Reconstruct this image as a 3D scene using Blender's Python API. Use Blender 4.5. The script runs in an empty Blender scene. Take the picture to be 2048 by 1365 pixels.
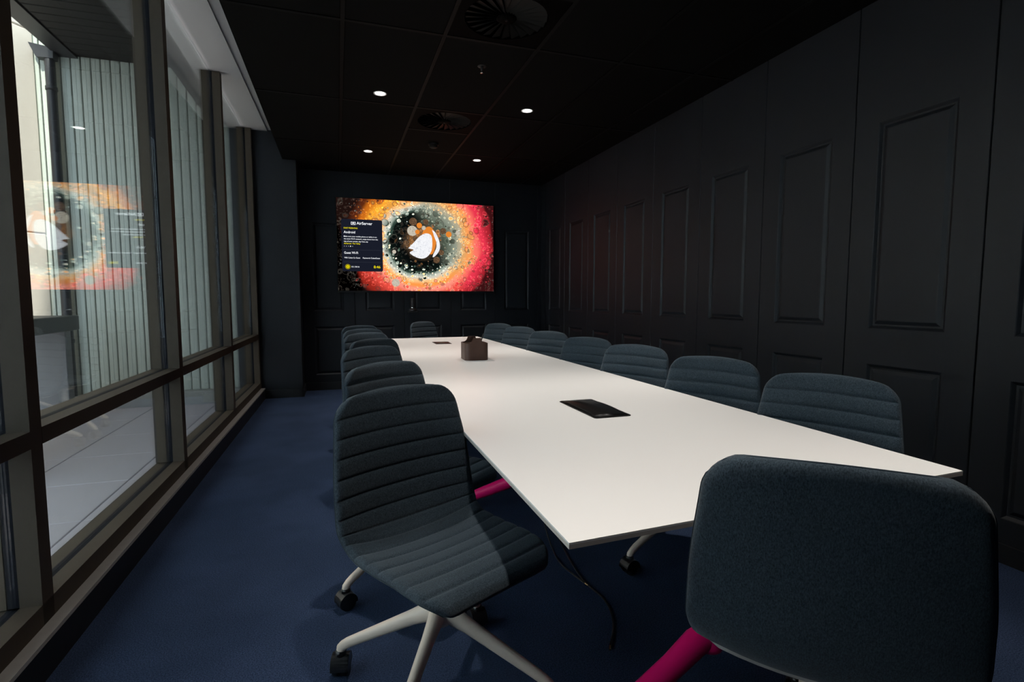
import bpy, math, random
from mathutils import Vector, Matrix
random.seed(7)
SC = bpy.context.scene
COL = SC.collection
R = math.radians

# ------------------------------------------------------------------ camera
cam_d = bpy.data.cameras.new('camera'); cam = bpy.data.objects.new('camera', cam_d); COL.objects.link(cam)
cam_d.sensor_width = 36.0; cam_d.lens = 36.0 * 1055.0 / 2048.0; cam_d.clip_start = 0.02; cam_d.clip_end = 300
cam.location = (0, 0, 1.2); cam.rotation_euler = (R(90 - 4.66), 0, R(-18.224))
SC.camera = cam
# ------------------------------------------------------------------ sky and exposure
SKY_COLOR = (0.74, 0.87, 1.0); SKY_STRENGTH = 4.0
LAMP_POWER = 5.6; LAMP_COLOR = (1.0, 0.93, 0.86); LAMP_SPREAD = 74
world = bpy.data.worlds.new('sky'); SC.world = world; world.use_nodes = True
bg = world.node_tree.nodes['Background']; bg.inputs[0].default_value = (*SKY_COLOR, 1); bg.inputs[1].default_value = SKY_STRENGTH
sun_d = bpy.data.lights.new('sun', 'SUN'); sun = bpy.data.objects.new('sun', sun_d); COL.objects.link(sun)
sun_d.energy = 9.5; sun_d.angle = R(1.5); sun_d.color = (1.0, 0.93, 0.84)
sun.rotation_euler = Vector((-0.045, 0.80, -0.60)).to_track_quat('-Z', 'Y').to_euler()
SC.view_settings.view_transform = 'Standard'; SC.view_settings.look = 'None'
SC.view_settings.exposure = 0.0; SC.view_settings.gamma = 1.0; SC.view_settings.use_curve_mapping = False

# ------------------------------------------------------------------ materials
MATS = {}
def mat(name, color, rough=0.6, metal=0.0, noise=None, bump=None, spec=0.5, sheen=0.0, coat=0.0):
    """noise=(scale, amount, second colour)  bump=(scale, strength, distance)"""
    m = bpy.data.materials.new(name); m.use_nodes = True; nt = m.node_tree; n = nt.nodes; l = nt.links
    b = n['Principled BSDF']
    b.inputs['Base Color'].default_value = (*color, 1); b.inputs['Roughness'].default_value = rough
    b.inputs['Metallic'].default_value = metal; b.inputs['Specular IOR Level'].default_value = spec
    if sheen: b.inputs['Sheen Weight'].default_value = sheen; b.inputs['Sheen Roughness'].default_value = 0.5
    if coat: b.inputs['Coat Weight'].default_value = coat
    tc = n.new('ShaderNodeTexCoord')
    if noise:
        t = n.new('ShaderNodeTexNoise'); t.inputs['Scale'].default_value = noise[0]; t.inputs['Detail'].default_value = 4
        l.new(tc.outputs['Object'], t.inputs['Vector'])
        cr = n.new('ShaderNodeValToRGB'); cr.color_ramp.elements[0].position = 0.5 - noise[1]; cr.color_ramp.elements[1].position = 0.5 + noise[1]
        cr.color_ramp.elements[0].color = (*color, 1); cr.color_ramp.elements[1].color = (*noise[2], 1)
        l.new(t.outputs['Fac'], cr.inputs['Fac']); l.new(cr.outputs['Color'], b.inputs['Base Color'])
    if bump:
        t = n.new('ShaderNodeTexNoise'); t.inputs['Scale'].default_value = bump[0]; t.inputs['Detail'].default_value = 3
        l.new(tc.outputs['Object'], t.inputs['Vector'])
        bp = n.new('ShaderNodeBump'); bp.inputs['Strength'].default_value = bump[1]; bp.inputs['Distance'].default_value = bump[2]
        l.new(t.outputs['Fac'], bp.inputs['Height']); l.new(bp.outputs['Normal'], b.inputs['Normal'])
    MATS[name] = m
    return m
def emis(name, color, strength):
    m = bpy.data.materials.new(name); m.use_nodes = True; nt = m.node_tree; nt.nodes.clear()
    o = nt.nodes.new('ShaderNodeOutputMaterial'); e = nt.nodes.new('ShaderNodeEmission')
    e.inputs[0].default_value = (*color, 1); e.inputs[1].default_value = strength
    nt.links.new(e.outputs[0], o.inputs[0]); MATS[name] = m
    return m

mat('wall_paint', (0.0064, 0.0080, 0.0118), 0.55, noise=(3, .3, (0.0082, 0.0094, 0.0125)), bump=(220, .12, .001), spec=.35)
mat('ceiling_black', (0.0024, 0.0024, 0.0024), 0.9, bump=(400, .1, .001), spec=.1)
mat('grid_black', (0.0050, 0.0050, 0.0050), 0.6, spec=.08)
mat('white_plaster', (0.55, 0.55, 0.57), 0.7, bump=(60, .04, .001))
mat('carpet_edge', (0.006, 0.006, 0.007), 0.5)
mat('skirting_black', (0.008, 0.008, 0.009), 0.4)
mat('sill_stone', (0.30, 0.29, 0.27), 0.55, noise=(30, .3, (0.34, 0.33, 0.31)))
mat('bronze_frame', (0.050, 0.038, 0.026), 0.6, spec=.25, noise=(25, .3, (0.056, 0.043, 0.030)))
mat('gasket', (0.006, 0.007, 0.011), 0.7, spec=.1)
mat('table_white', (0.80, 0.785, 0.765), 0.38, spec=.4)
mat('table_edge', (0.52, 0.47, 0.42), 0.5)
mat('pink_metal', (0.90, 0.008, 0.17), 0.35, spec=.5)
mat('cream_metal', (0.66, 0.54, 0.44), 0.42)
mat('cream_plastic', (0.55, 0.52, 0.47), 0.5)
mat('black_plastic', (0.009, 0.009, 0.010), 0.28)
mat('black_matte', (0.010, 0.010, 0.011), 0.6)
mat('hub_black', (0.005, 0.005, 0.005), 0.33, spec=.3)
mat('dark_rubber', (0.012, 0.012, 0.013), 0.7)
mat('leather_brown', (0.075, 0.032, 0.020), 0.5, noise=(40, .3, (0.060, 0.026, 0.017)), bump=(350, .25, .001))
mat('leather_inside', (0.16, 0.085, 0.05), 0.6)
mat('paper', (0.62, 0.61, 0.60), 0.8)
mat('chrome', (0.6, 0.6, 0.6), 0.2, metal=1.0)
mat('brass', (0.8, 0.6, 0.35), 0.25, metal=1.0)
mat('vent_black', (0.0012, 0.0012, 0.0012), 0.7, spec=.03)
mat('vent_grey', (0.010, 0.010, 0.010), 0.5, metal=.0, spec=.1)
mat('paving', (0.43, 0.39, 0.41), 0.85, noise=(160, .22, (0.57, 0.52, 0.54)), bump=(200, .3, .002))
mat('kerb_stone', (0.30, 0.30, 0.29), 0.9, noise=(120, .2, (0.42, 0.42, 0.41)), bump=(180, .3, .003))
mat('soil_joint', (0.13, 0.13, 0.14), 0.9)
mat('cladding', (0.52, 0.56, 0.50), 0.45, metal=.0, noise=(4, .4, (0.57, 0.61, 0.55)))
mat('cladding_gap', (0.004, 0.004, 0.005), 0.8, spec=.1)
mat('limestone', (0.74, 0.68, 0.61), 0.85, noise=(60, .3, (0.66, 0.60, 0.54)), bump=(90, .2, .003))
mat('soffit_dark', (0.026, 0.025, 0.026), 0.6, spec=.2)
mat('dark_steel', (0.035, 0.035, 0.040), 0.45)
mat('grey_panel', (0.19, 0.19, 0.20), 0.5)
emis('lamp_glow', (1.0, 0.97, 0.93), 6.0)

def fabric():
    m = bpy.data.materials.new('wool_fabric'); m.use_nodes = True; n = m.node_tree.nodes; l = m.node_tree.links
    b = n['Principled BSDF']; b.inputs['Roughness'].default_value = 0.95; b.inputs['Specular IOR Level'].default_value = 0.15
    b.inputs['Sheen Weight'].default_value = 0.12; b.inputs['Sheen Roughness'].default_value = 0.5
    tc = n.new('ShaderNodeTexCoord')
    mp = n.new('ShaderNodeMapping'); mp.inputs['Scale'].default_value = (1, 1, .45); l.new(tc.outputs['Object'], mp.inputs['Vector'])
    t = n.new('ShaderNodeTexNoise'); t.inputs['Scale'].default_value = 420; t.inputs['Detail'].default_value = 3; t.inputs['Roughness'].default_value = .7
    l.new(mp.outputs[0], t.inputs['Vector'])
    cr = n.new('ShaderNodeValToRGB'); e = cr.color_ramp.elements
    e[0].position = .33; e[0].color = (0.009, 0.016, 0.022, 1); e[1].position = .70; e[1].color = (0.049, 0.070, 0.088, 1)
    l.new(t.outputs['Fac'], cr.inputs['Fac']); l.new(cr.outputs[0], b.inputs['Base Color'])
    bp = n.new('ShaderNodeBump'); bp.inputs['Strength'].default_value = .35; bp.inputs['Distance'].default_value = .0015
    l.new(t.outputs['Fac'], bp.inputs['Height']); l.new(bp.outputs[0], b.inputs['Normal'])
    MATS['wool_fabric'] = m
fabric()
mat('piping_dark', (0.026, 0.038, 0.048), 0.95, spec=.1)

def carpet():
    m = bpy.data.materials.new('carpet'); m.use_nodes = True; n = m.node_tree.nodes; l = m.node_tree.links
    b = n['Principled BSDF']; b.inputs['Roughness'].default_value = 1.0; b.inputs['Specular IOR Level'].default_value = 0.05
    tc = n.new('ShaderNodeTexCoord')
    t = n.new('ShaderNodeTexNoise'); t.inputs['Scale'].default_value = 230; t.inputs['Detail'].default_value = 4; t.inputs['Roughness'].default_value = .75
    l.new(tc.outputs['Object'], t.inputs['Vector'])
    t2 = n.new('ShaderNodeTexNoise'); t2.inputs['Scale'].default_value = 2.2; t2.inputs['Detail'].default_value = 3; l.new(tc.outputs['Object'], t2.inputs['Vector'])
    cr = n.new('ShaderNodeValToRGB'); e = cr.color_ramp.elements
    e[0].position = .33; e[0].color = (0.006, 0.012, 0.032, 1); e[1].position = .70; e[1].color = (0.060, 0.088, 0.158, 1)
    l.new(t.outputs['Fac'], cr.inputs['Fac'])
    cr2 = n.new('ShaderNodeValToRGB'); e = cr2.color_ramp.elements
    e[0].position = .38; e[0].color = (.78, .80, .80, 1); e[1].position = .62; e[1].color = (1, 1, 1, 1); l.new(t2.outputs['Fac'], cr2.inputs['Fac'])
    mx = n.new('ShaderNodeMix'); mx.data_type = 'RGBA'; mx.blend_type = 'MULTIPLY'; mx.inputs[0].default_value = 1
    l.new(cr.outputs[0], mx.inputs[6]); l.new(cr2.outputs[0], mx.inputs[7]); l.new(mx.outputs[2], b.inputs['Base Color'])
    bp = n.new('ShaderNodeBump'); bp.inputs['Strength'].default_value = .5; bp.inputs['Distance'].default_value = .004
    l.new(t.outputs['Fac'], bp.inputs['Height']); l.new(bp.outputs[0], b.inputs['Normal'])
    MATS['carpet'] = m
carpet()

def glass():
    m = bpy.data.materials.new('window_glass'); m.use_nodes = True; nt = m.node_tree; n = nt.nodes; l = nt.links; n.clear()
    o = n.new('ShaderNodeOutputMaterial'); tr = n.new('ShaderNodeBsdfTransparent'); tr.inputs[0].default_value = (.955, .975, .968, 1)
    gl = n.new('ShaderNodeBsdfGlossy'); gl.inputs['Roughness'].default_value = 0.0; gl.inputs['Color'].default_value = (1, 1, 1, 1)
    fr = n.new('ShaderNodeFresnel'); ge = n.new('ShaderNodeNewGeometry')
    io = n.new('ShaderNodeMapRange'); io.inputs['To Min'].default_value = 1.52; io.inputs['To Max'].default_value = 1 / 1.52
    l.new(ge.outputs['Backfacing'], io.inputs['Value']); l.new(io.outputs[0], fr.inputs['IOR'])
    mx = n.new('ShaderNodeMixShader'); l.new(fr.outputs[0], mx.inputs[0]); l.new(tr.outputs[0], mx.inputs[1]); l.new(gl.outputs[0], mx.inputs[2])
    l.new(mx.outputs[0], o.inputs[0]); MATS['window_glass'] = m
glass()

# ------------------------------------------------------------------ mesh helpers
class MB:
    def __init__(s): s.v = []; s.f = []; s.sm = []
    def add(s, vs, fs, smooth=False):
        o = len(s.v); s.v += [tuple(p) for p in vs]
        for f in fs: s.f.append(tuple(i + o for i in f)); s.sm.append(smooth)
        return s
    def box(s, x0, x1, y0, y1, z0, z1, T=None):
        vs = [(x, y, z) for z in (z0, z1) for y in (y0, y1) for x in (x0, x1)]
        if T: vs = [T(*p) for p in vs]
        return s.add(vs, [(0, 2, 3, 1), (4, 5, 7, 6), (0, 1, 5, 4), (2, 6, 7, 3), (0, 4, 6, 2), (1, 3, 7, 5)])
    def bevbox(s, x0, x1, y0, y1, z0, z1, b):
        """box whose twelve edges are chamfered by b"""
        vs = []; idx = {}
        for sx, X in ((0, x0), (1, x1)):
            for sy, Y in ((0, y0), (1, y1)):
                for sz, Z in ((0, z0), (1, z1)):
                    ix = b if sx == 0 else -b; iy = b if sy == 0 else -b; iz = b if sz == 0 else -b
                    for a, p in enumerate(((X, Y + iy, Z + iz), (X + ix, Y, Z + iz), (X + ix, Y + iy, Z))):
                        idx[sx, sy, sz, a] = len(vs); vs.append(p)
        F = []
        q = ((0, 0), (0, 1), (1, 1), (1, 0))
        for k in (0, 1):
            F.append([idx[k, a, b_, 0] for a, b_ in q]); F.append([idx[a, k, b_, 1] for a, b_ in q]); F.append([idx[a, b_, k, 2] for a, b_ in q])
        for i in (0, 1):
            for j in (0, 1):
                F.append([idx[0, i, j, 1], idx[0, i, j, 2], idx[1, i, j, 2], idx[1, i, j, 1]])
                F.append([idx[i, 0, j, 0], idx[i, 0, j, 2], idx[i, 1, j, 2], idx[i, 1, j, 0]])
                F.append([idx[i, j, 0, 0], idx[i, j, 0, 1], idx[i, j, 1, 1], idx[i, j, 1, 0]])
                for k in (0, 1): F.append([idx[i, j, k, 0], idx[i, j, k, 1], idx[i, j, k, 2]])
        return s.add(vs, F)
    def tube(s, pts, rad, n=10, flat=1.0, up=None, closed=False, cap=True):
        """tube along pts; rad a number or list; flat squashes it across 'up'"""
        pts = [Vector(p) for p in pts]; N = len(pts)
        if not hasattr(rad, '__len__'): rad = [rad] * N
        rings = []; prev = Vector(up) if up else None
        for i, p in enumerate(pts):
            if closed: t = (pts[(i + 1) % N] - pts[i - 1]).normalized()
            else: t = (pts[min(i + 1, N - 1)] - pts[max(i - 1, 0)]).normalized()
            if prev is None:
                prev = Vector((0, 0, 1)) if abs(t.z) < .9 else Vector((1, 0, 0))
            a = prev - t * prev.dot(t)
            if a.length < 1e-5: a = Vector((1, 0, 0)) - t * t.x
            a.normalize(); b = t.cross(a); prev = a
            rings.append([p + a * (rad[i] * flat * math.cos(k * 2 * math.pi / n)) + b * (rad[i] * math.sin(k * 2 * math.pi / n)) for k in range(n)])
        vs = [p for r in rings for p in r]; F = []
        for i in range(N if closed else N - 1):
            j = (i + 1) % N
            for k in range(n): F.append((i * n + k, i * n + (k + 1) % n, j * n + (k + 1) % n, j * n + k))
        s.add(vs, F, True)
        if cap and not closed:
            s.add(rings[0], [tuple(range(n - 1, -1, -1))]); s.add(rings[-1], [tuple(range(n))])
        return s
    def lathe(s, prof, n=24, c=(0, 0, 0), axis='z', smooth=True):
        """prof list of (radius, height)"""
        vs = []
        for r, h in prof:
            for k in range(n):
                a = 2 * math.pi * k / n; x, y = r * math.cos(a), r * math.sin(a)
                p = (x, y, h) if axis == 'z' else ((h, x, y) if axis == 'x' else (x, h, y))
                vs.append((p[0] + c[0], p[1] + c[1], p[2] + c[2]))
        F = []
        for i in range(len(prof) - 1):
            for k in range(n): F.append((i * n + k, i * n + (k + 1) % n, (i + 1) * n + (k + 1) % n, (i + 1) * n + k))
        return s.add(vs, F, smooth)
    def prism(s, poly, z0, z1, T=None):
        n = len(poly); vs = [(x, y, z0) for x, y in poly] + [(x, y, z1) for x, y in poly]
        if T: vs = [T(*p) for p in vs]
        return s.add(vs, [tuple(range(n - 1, -1, -1)), tuple(range(n, 2 * n))] + [(i, (i + 1) % n, n + (i + 1) % n, n + i) for i in range(n)])
    def mesh(s, name):
        me = bpy.data.meshes.new(name); me.from_pydata(s.v, [], s.f); me.update()
        me.polygons.foreach_set('use_smooth', s.sm)
        return me
    def build(s, name, m, parent=None, loc=None, recalc=True):
        me = s.mesh(name)
        if recalc:
            import bmesh
            b = bmesh.new(); b.from_mesh(me); bmesh.ops.recalc_face_normals(b, faces=b.faces); b.to_mesh(me); b.free()
        me.materials.append(MATS[m])
        return link(name, me, parent, loc)
def link(name, me, parent=None, loc=None, rz=0):
    o = bpy.data.objects.new(name, me); COL.objects.link(o)
    if parent: o.parent = parent
    if loc: o.location = loc
    if rz: o.rotation_euler = (0, 0, rz)
    return o
def tag(o, label=None, cat=None, group=None, kind=None):
    if label: o['label'] = label
    if cat: o['category'] = cat
    if group: o['group'] = group
    if kind: o['kind'] = kind
    return o
def empty(name, loc=(0, 0, 0), rz=0):
    o = bpy.data.objects.new(name, None); COL.objects.link(o); o.location = loc; o.rotation_euler = (0, 0, rz); o.empty_display_size = .1
    return o
def kids(o): return [c for c in bpy.data.objects if c.parent == o]
def copy_tree(o, parent=None):
    c = o.copy(); COL.objects.link(c); c.parent = parent
    for ch in kids(o): copy_tree(ch, c)
    return c
def rbox2d(x0, x1, y0, y1, r, n=6):
    P = []
    for cx, cy, a0 in ((x1 - r, y1 - r, 0), (x0 + r, y1 - r, 90), (x0 + r, y0 + r, 180), (x1 - r, y0 + r, 270)):
        for k in range(n + 1):
            a = R(a0 + 90 * k / n); P.append((cx + r * math.cos(a), cy + r * math.sin(a)))
    return P

# ------------------------------------------------------------------ the room shell
YB = 7.26; YR = -2.3; XR = 2.84; ZC = 2.82; ZW = 3.135; XE = -0.57
def WX(y): return 0.0105 * (y - 2.04)            # the window wall runs a touch out of square
def WT(x, y, z): return (x + WX(y), y, z)

fl = MB().box(-0.95, XR + .1, YR - .1, YB + .1, -0.06, 0).build('floor', 'carpet'); tag(fl, 'dark blue mottled carpet floor', kind='structure')

def wall_leaf(w, h, panels, depth=.013):
    """a door-like leaf in the x/z plane facing -y, front at y=0, with moulded panels [(x0,x1,z0,z1)]"""
    m = MB(); g = .0018; e = .003
    def ring(x0, x1, z0, z1, y): return [(x0, y, z0), (x1, y, z0), (x1, y, z1), (x0, y, z1)]
    def band(a, b): m.add(a + b, [(i, (i + 1) % 4, 4 + (i + 1) % 4, 4 + i) for i in range(4)])
    # front face with holes: strips
    xs = [g + e, panels[0][0], panels[0][1], w - g - e]; zs = [0.0]
    for p in panels: zs += [p[2], p[3]]
    zs.append(h)
    m.add([(xs[0], 0, 0), (xs[1], 0, 0), (xs[1], 0, h), (xs[0], 0, h)], [(0, 1, 2, 3)])
    m.add([(xs[2], 0, 0), (xs[3], 0, 0), (xs[3], 0, h), (xs[2], 0, h)], [(0, 1, 2, 3)])
    for i in range(0, len(zs), 2):
        m.add([(xs[1], 0, zs[i]), (xs[2], 0, zs[i]), (xs[2], 0, zs[i + 1]), (xs[1], 0, zs[i + 1])], [(0, 1, 2, 3)])
    # bevelled long edges
    for a, b in ((g + e, g), (w - g - e, w - g)):
        m.add([(a, 0, 0), (b, e, 0), (b, e, h), (a, 0, h)], [(0, 1, 2, 3)])
        m.add([(b, e, 0), (b, .025, 0), (b, .025, h), (b, e, h)], [(0, 1, 2, 3)])
    for x0, x1, z0, z1 in panels:
        st = [(0, 0), (.004, .002), (.016, depth), (.026, depth), (.044, depth * .35), (.050, depth * .30)]
        rr = [ring(x0 + a, x1 - a, z0 + a, z1 - a, y) for a, y in st]
        for a, b in zip(rr, rr[1:]): band(a, b)
        m.add(rr[-1], [(0, 1, 2, 3)])
    me = m.mesh('wall_panel'); me.materials.append(MATS['wall_paint'])
    import bmesh
    b = bmesh.new(); b.from_mesh(me); bmesh.ops.remove_doubles(b, verts=b.verts, dist=1e-5)
    bmesh.ops.recalc_face_normals(b, faces=b.faces); b.to_mesh(me); b.free()
    return me
PZ = [(.20, .83), (1.03, 2.16)]
wr = MB().box(XR + .03, XR + .15, YR, YB + .15, 0, 3.3).build('wall_right', 'wall_paint'); tag(wr, 'long dark navy wall of tall moulded door panels', kind='structure')
pit = .680; y0 = 1.659
leaf = wall_leaf(pit, ZC, [(.142, pit - .142, a, b) for a, b in PZ])
k = -5
while y0 + k * pit < YB:
    yy = y0 + k * pit
    if yy + pit > YB:
        w = YB - yy
        me = MB().box(0, w, 0, .025, 0, ZC).mesh('wall_panel'); me.materials.append(MATS['wall_paint'])
        o = link('wall_panel', me, wr, (XR, yy + w, 0)); o.rotation_euler = (0, 0, R(-90))
    else:
        o = link('wall_panel', leaf, wr, (XR, yy + pit, 0)); o.rotation_euler = (0, 0, R(-90))
    k += 1
wb = MB().box(-0.95, XR + .03, YB + .03, YB + .15, 0, 3.3).build('wall_back', 'wall_paint'); tag(wb, 'dark navy end wall of moulded panels behind the screen', kind='structure')
pb = .642; leafb = wall_leaf(pb, ZC, [(.135, pb - .135, a, b) for a, b in PZ])
for k in range(5): link('wall_panel', leafb, wb, (-.43 + k * pb, YB, 0))
w = XR - (-.43 + 5 * pb)
me = MB().box(0, w, 0, .025, 0, ZC).mesh('wall_panel'); me.materials.append(MATS['wall_paint']); link('wall_panel', me, wb, (-.43 + 5 * pb, YB, 0))
wl = MB().box(-1.02, -.43, 6.84, YB + .02, 0, ZW + .02).build('wall_left', 'wall_paint'); tag(wl, 'plain navy pier between the last window and the end wall', kind='structure')
wq0 = MB().box(-1.08, -.90, YR - .12, .43, 0, ZW + .02).build('wall_left_light_block', 'wall_paint'); tag(wq0, 'unseen plain navy wall added beside the camera to block window light', kind='structure')  # solid stretch added out of view, keeps daylight off the near chair's back
wq = MB().box(-1.02, XR + .15, YR - .12, YR, 0, 3.3).build('wall_rear', 'wall_paint'); tag(wq, 'plain navy wall behind the camera', kind='structure')

b_ = MB().box(XR - .012, XR + .02, YR, YB, 0, .088).build('baseboard_right', 'skirting_black'); tag(b_, 'black skirting along the panelled wall', kind='structure')
b_ = MB().box(-.43, XR - .012, YB - .014, YB + .02, 0, .10).build('baseboard_back', 'skirting_black'); tag(b_, 'black skirting under the end wall', kind='structure')
b_ = MB().box(-.90, -.416, 6.826, 6.84, 0, .10).box(-.43, -.416, 6.84, YB - .014, 0, .10).build('baseboard_pier', 'skirting_black'); tag(b_, 'black skirting around the navy pier', kind='structure')
b_ = MB().box(-.965, -.90, YR, 6.826, 0, .115, WT).build('baseboard_left', 'carpet_edge'); tag(b_, 'black upstand under the window sill', kind='structure')
b_ = MB().box(-.965, -.897, YR, 6.826, .1155, .130, WT).build('trim_1', 'sill_stone'); tag(b_, 'narrow pale stone sill along the window foot', kind='structure')

# ceiling: black tiles in a grid, a pale recess along the window
ce = MB().box(XE, XR + .1, YR, YB + .05, ZC + .03, ZC + .10).build('ceiling', 'ceiling_black'); tag(ce, 'black suspended tile ceiling', kind='structure')
gx = [XE, .067, .670, 1.282, 1.895, 2.505, XR + .03]; gy = [YR, -.555, .752, 2.059, 3.364, 4.658, 5.985, YB + .03]
bw = .012
VENTS = [(.670, 1.282, 2.766, 3.364), (.670, 1.282, 4.658, 5.252)]
def tile(x0, x1, ya, yb):
    MB().bevbox(x0 + bw, x1 - bw, ya + bw, yb - bw, ZC, ZC + .028, .004).build('ceiling_tile', 'ceiling_black', ce)
def bar(x0, x1, ya, yb): MB().box(x0, x1, ya, yb, ZC - .003, ZC + .028).build('grid_bar', 'grid_black', ce)
for i in range(6):
    for j in range(7):
        x0, x1, ya, yb = gx[i], gx[i + 1], gy[j], gy[j + 1]
        cut = [v for v in VENTS if abs(v[0] - x0) < .01 and v[2] >= ya - .01 and v[3] <= yb + .01]
        if not cut: tile(x0 - (bw if i == 0 else 0), x1, ya, yb); continue
        v = cut[0]
        if v[2] - ya > .05: tile(x0, x1, ya, v[2]); bar(x0 + bw, x1 - bw, v[2] - bw, v[2] + bw)
        if yb - v[3] > .05: tile(x0, x1, v[3], yb); bar(x0 + bw, x1 - bw, v[3] - bw, v[3] + bw)
for x in gx[1:-1]: bar(x - bw, x + bw, YR, YB)
for y in gy[1:-1]:
    for i in range(6): bar(gx[i] + (bw if i else 0), gx[i + 1] - (bw if i < 5 else 0), y - bw, y + bw)
bk = MB().box(XE - .004, XE, YR, 6.84, ZC + .001, ZW, ).build('trim_2', 'ceiling_black'); tag(bk, 'black edge of the suspended ceiling beside the pale recess', kind='structure')
cr_ = MB().box(-1.12, XE, YR, 6.84, ZW, ZW + .10).build('ceiling_recess', 'white_plaster'); tag(cr_, 'pale grey plaster strip of higher ceiling along the window', kind='structure')
hd = MB().box(-.99, -.775, YR, 6.84, ZW - .012, ZW, WT).build('trim_3', 'white_plaster'); tag(hd, 'pale window head board under the recess', kind='structure')

# ------------------------------------------------------------------ windows
XI, XG0, XG1, XO = -.940, -1.001, -1.035, -1.092
ZR, ZT0, ZT1 = .20, .720, .776
MY = [.43, 2.043, 3.654, 5.205, 6.765]
MW = .068
for i in range(len(MY) - 1):
    a, b = MY[i], MY[i + 1]; a_ = a
    wroot = empty('window_%d' % (i + 1), WT(XI, a_, 0)); tag(wroot, None, kind='structure')
    wroot['label'] = 'bronze framed full-height window bay with a low transom'
    inv = Vector(WT(XI, a_, 0))
    def part(name, m, boxes, bars=None):
        M = MB()
        for x in boxes: M.box(*x, T=WT)
        o = M.build(name, m, wroot); o.data.transform(Matrix.Translation(-inv)); return o
    if a >= YR:
        part('mullion', 'bronze_frame', [(XG0, XI, a, a + MW, ZR, ZW - .012), (XO, XG1, a, a + MW, ZR, ZW - .012)])
        part('gasket', 'gasket', [(XG1, XG0, a + .004, a + MW - .004, ZR, ZW - .012)])
    last = i == len(MY) - 2
    yb = b
    if last:
        part('mullion', 'bronze_frame', [(XG0, XI, b, 6.84, ZR, ZW - .012), (XO, XG1, b, 6.84, ZR, ZW - .012)])
        part('gasket', 'gasket', [(XG1, XG0, b + .004, 6.836, ZR, ZW - .012)])
    ys = a_ if a < YR else a + MW
    ye = 6.84 if last else b + MW
    part('bottom_rail', 'bronze_frame', [(XG0, XI, a_, ye, .118, ZR), (XO, XG1, a_, ye, .08, ZR - .004)])
    part('rail_gasket', 'gasket', [(XG1, XG0, a_, ye, .09, ZR - .0035)])
    part('transom', 'bronze_frame', [(XG0, XI + .001, ys, b, ZT0, ZT1), (XO, XG1, ys, b, ZT0, ZT1 - .003)])
    part('transom_gasket', 'gasket', [(XG1, XG0, ys, b, ZT0 + .002, ZT1 - .003)])
    part('lower_pane', 'window_glass', [(-1.025, -1.020, ys - .003, b + .003, ZR - .010, ZT0 + .006), (-1.016, -1.011, ys - .003, b + .003, ZR - .010, ZT0 + .006)])
    part('upper_pane', 'window_glass', [(-1.025, -1.020, ys - .003, b + .003, ZT1 - .010, ZW - .013), (-1.016, -1.011, ys - .003, b + .003, ZT1 - .010, ZW - .013)])

# ------------------------------------------------------------------ outside: courtyard
ZG = -0.05
gr = MB().box(-14, -1.05, -12, 7.5, ZG - .12, ZG - .012).build('courtyard_ground', 'soil_joint'); tag(gr, 'grey granite paved courtyard outside the window', kind='structure')
slabs = {}
sx = [-1.40 - .633 * k for k in range(0, 5)]; sy0 = 3.49; sp = .708
for ci in range(5):
    xa, xb = (-1.085, -1.40) if ci == 0 else (sx[ci - 1], sx[ci])
    for j in range(-5, 6):
        ya = sy0 + j * sp; yb = min(ya + sp, 7.0)
        if yb - ya < .1: continue
        key = (ci == 0, round(yb - ya, 3))
        wx = abs(xb - xa)
        if key not in slabs:
            me = MB().bevbox(.003, wx - .003, .003, yb - ya - .003, -.03, 0, .004).mesh('paving_slab'); me.materials.append(MATS['paving']); slabs[key] = me
        link('paving_slab', slabs[key], gr, (min(xa, xb), ya, ZG + random.uniform(-.001, .001)))
YC = 7.15
kb = MB().bevbox(-3.06, -1.05, YC - .14, YC + .1, ZG - .02, ZG + .155, .012).build('courtyard_kerb', 'kerb_stone'); tag(kb, 'rough granite kerb under the metal cladding', kind='structure')
cw = MB().box(-3.1, -1.12, YC + .03, YC + .15, .10, 5.5).build('wall_courtyard', 'cladding_gap'); tag(cw, 'pale green-grey vertical metal cladding wall across the courtyard', kind='structure')
cp = .0915
me = MB().bevbox(.006, cp - .006, 0, .03, .105, 5.5, .004).box(.035, .045, -.004, 0, .105, 5.5).mesh('cladding_board'); me.materials.append(MATS['cladding'])
x = -1.687 - 15 * cp
while x + cp < -1.13:
    link('cladding_board', me, cw, (x, YC, 0)); x += cp
# oblique limestone wall
sw_dir = Vector((-math.sin(R(33)), -math.cos(R(33)), 0)); sw0 = Vector((-3.0, YC - .02, 0))
sroot = empty('wall_limestone', sw0, math.atan2(sw_dir.y, sw_dir.x)); tag(sroot, 'sunny pale limestone wall standing at an angle outside', kind='structure')
MB().box(0, 5.6, -.30, -.05, ZG - .05, 7.0).build('wall_core', 'soil_joint', sroot)
for c0, c1 in ((0, .60), (.60, 1.6), (1.6, 2.6), (2.6, 3.6), (3.6, 4.6), (4.6, 5.6)):
    for z0_, z1_ in ((ZG - .05, 1.90), (1.90, 4.02), (4.02, 7.0)):
        MB().bevbox(c0 + .004, c1 - .004, -.05, 0, z0_ + .005, z1_ - .005, .008).build('stone_panel', 'limestone', sroot)
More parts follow.
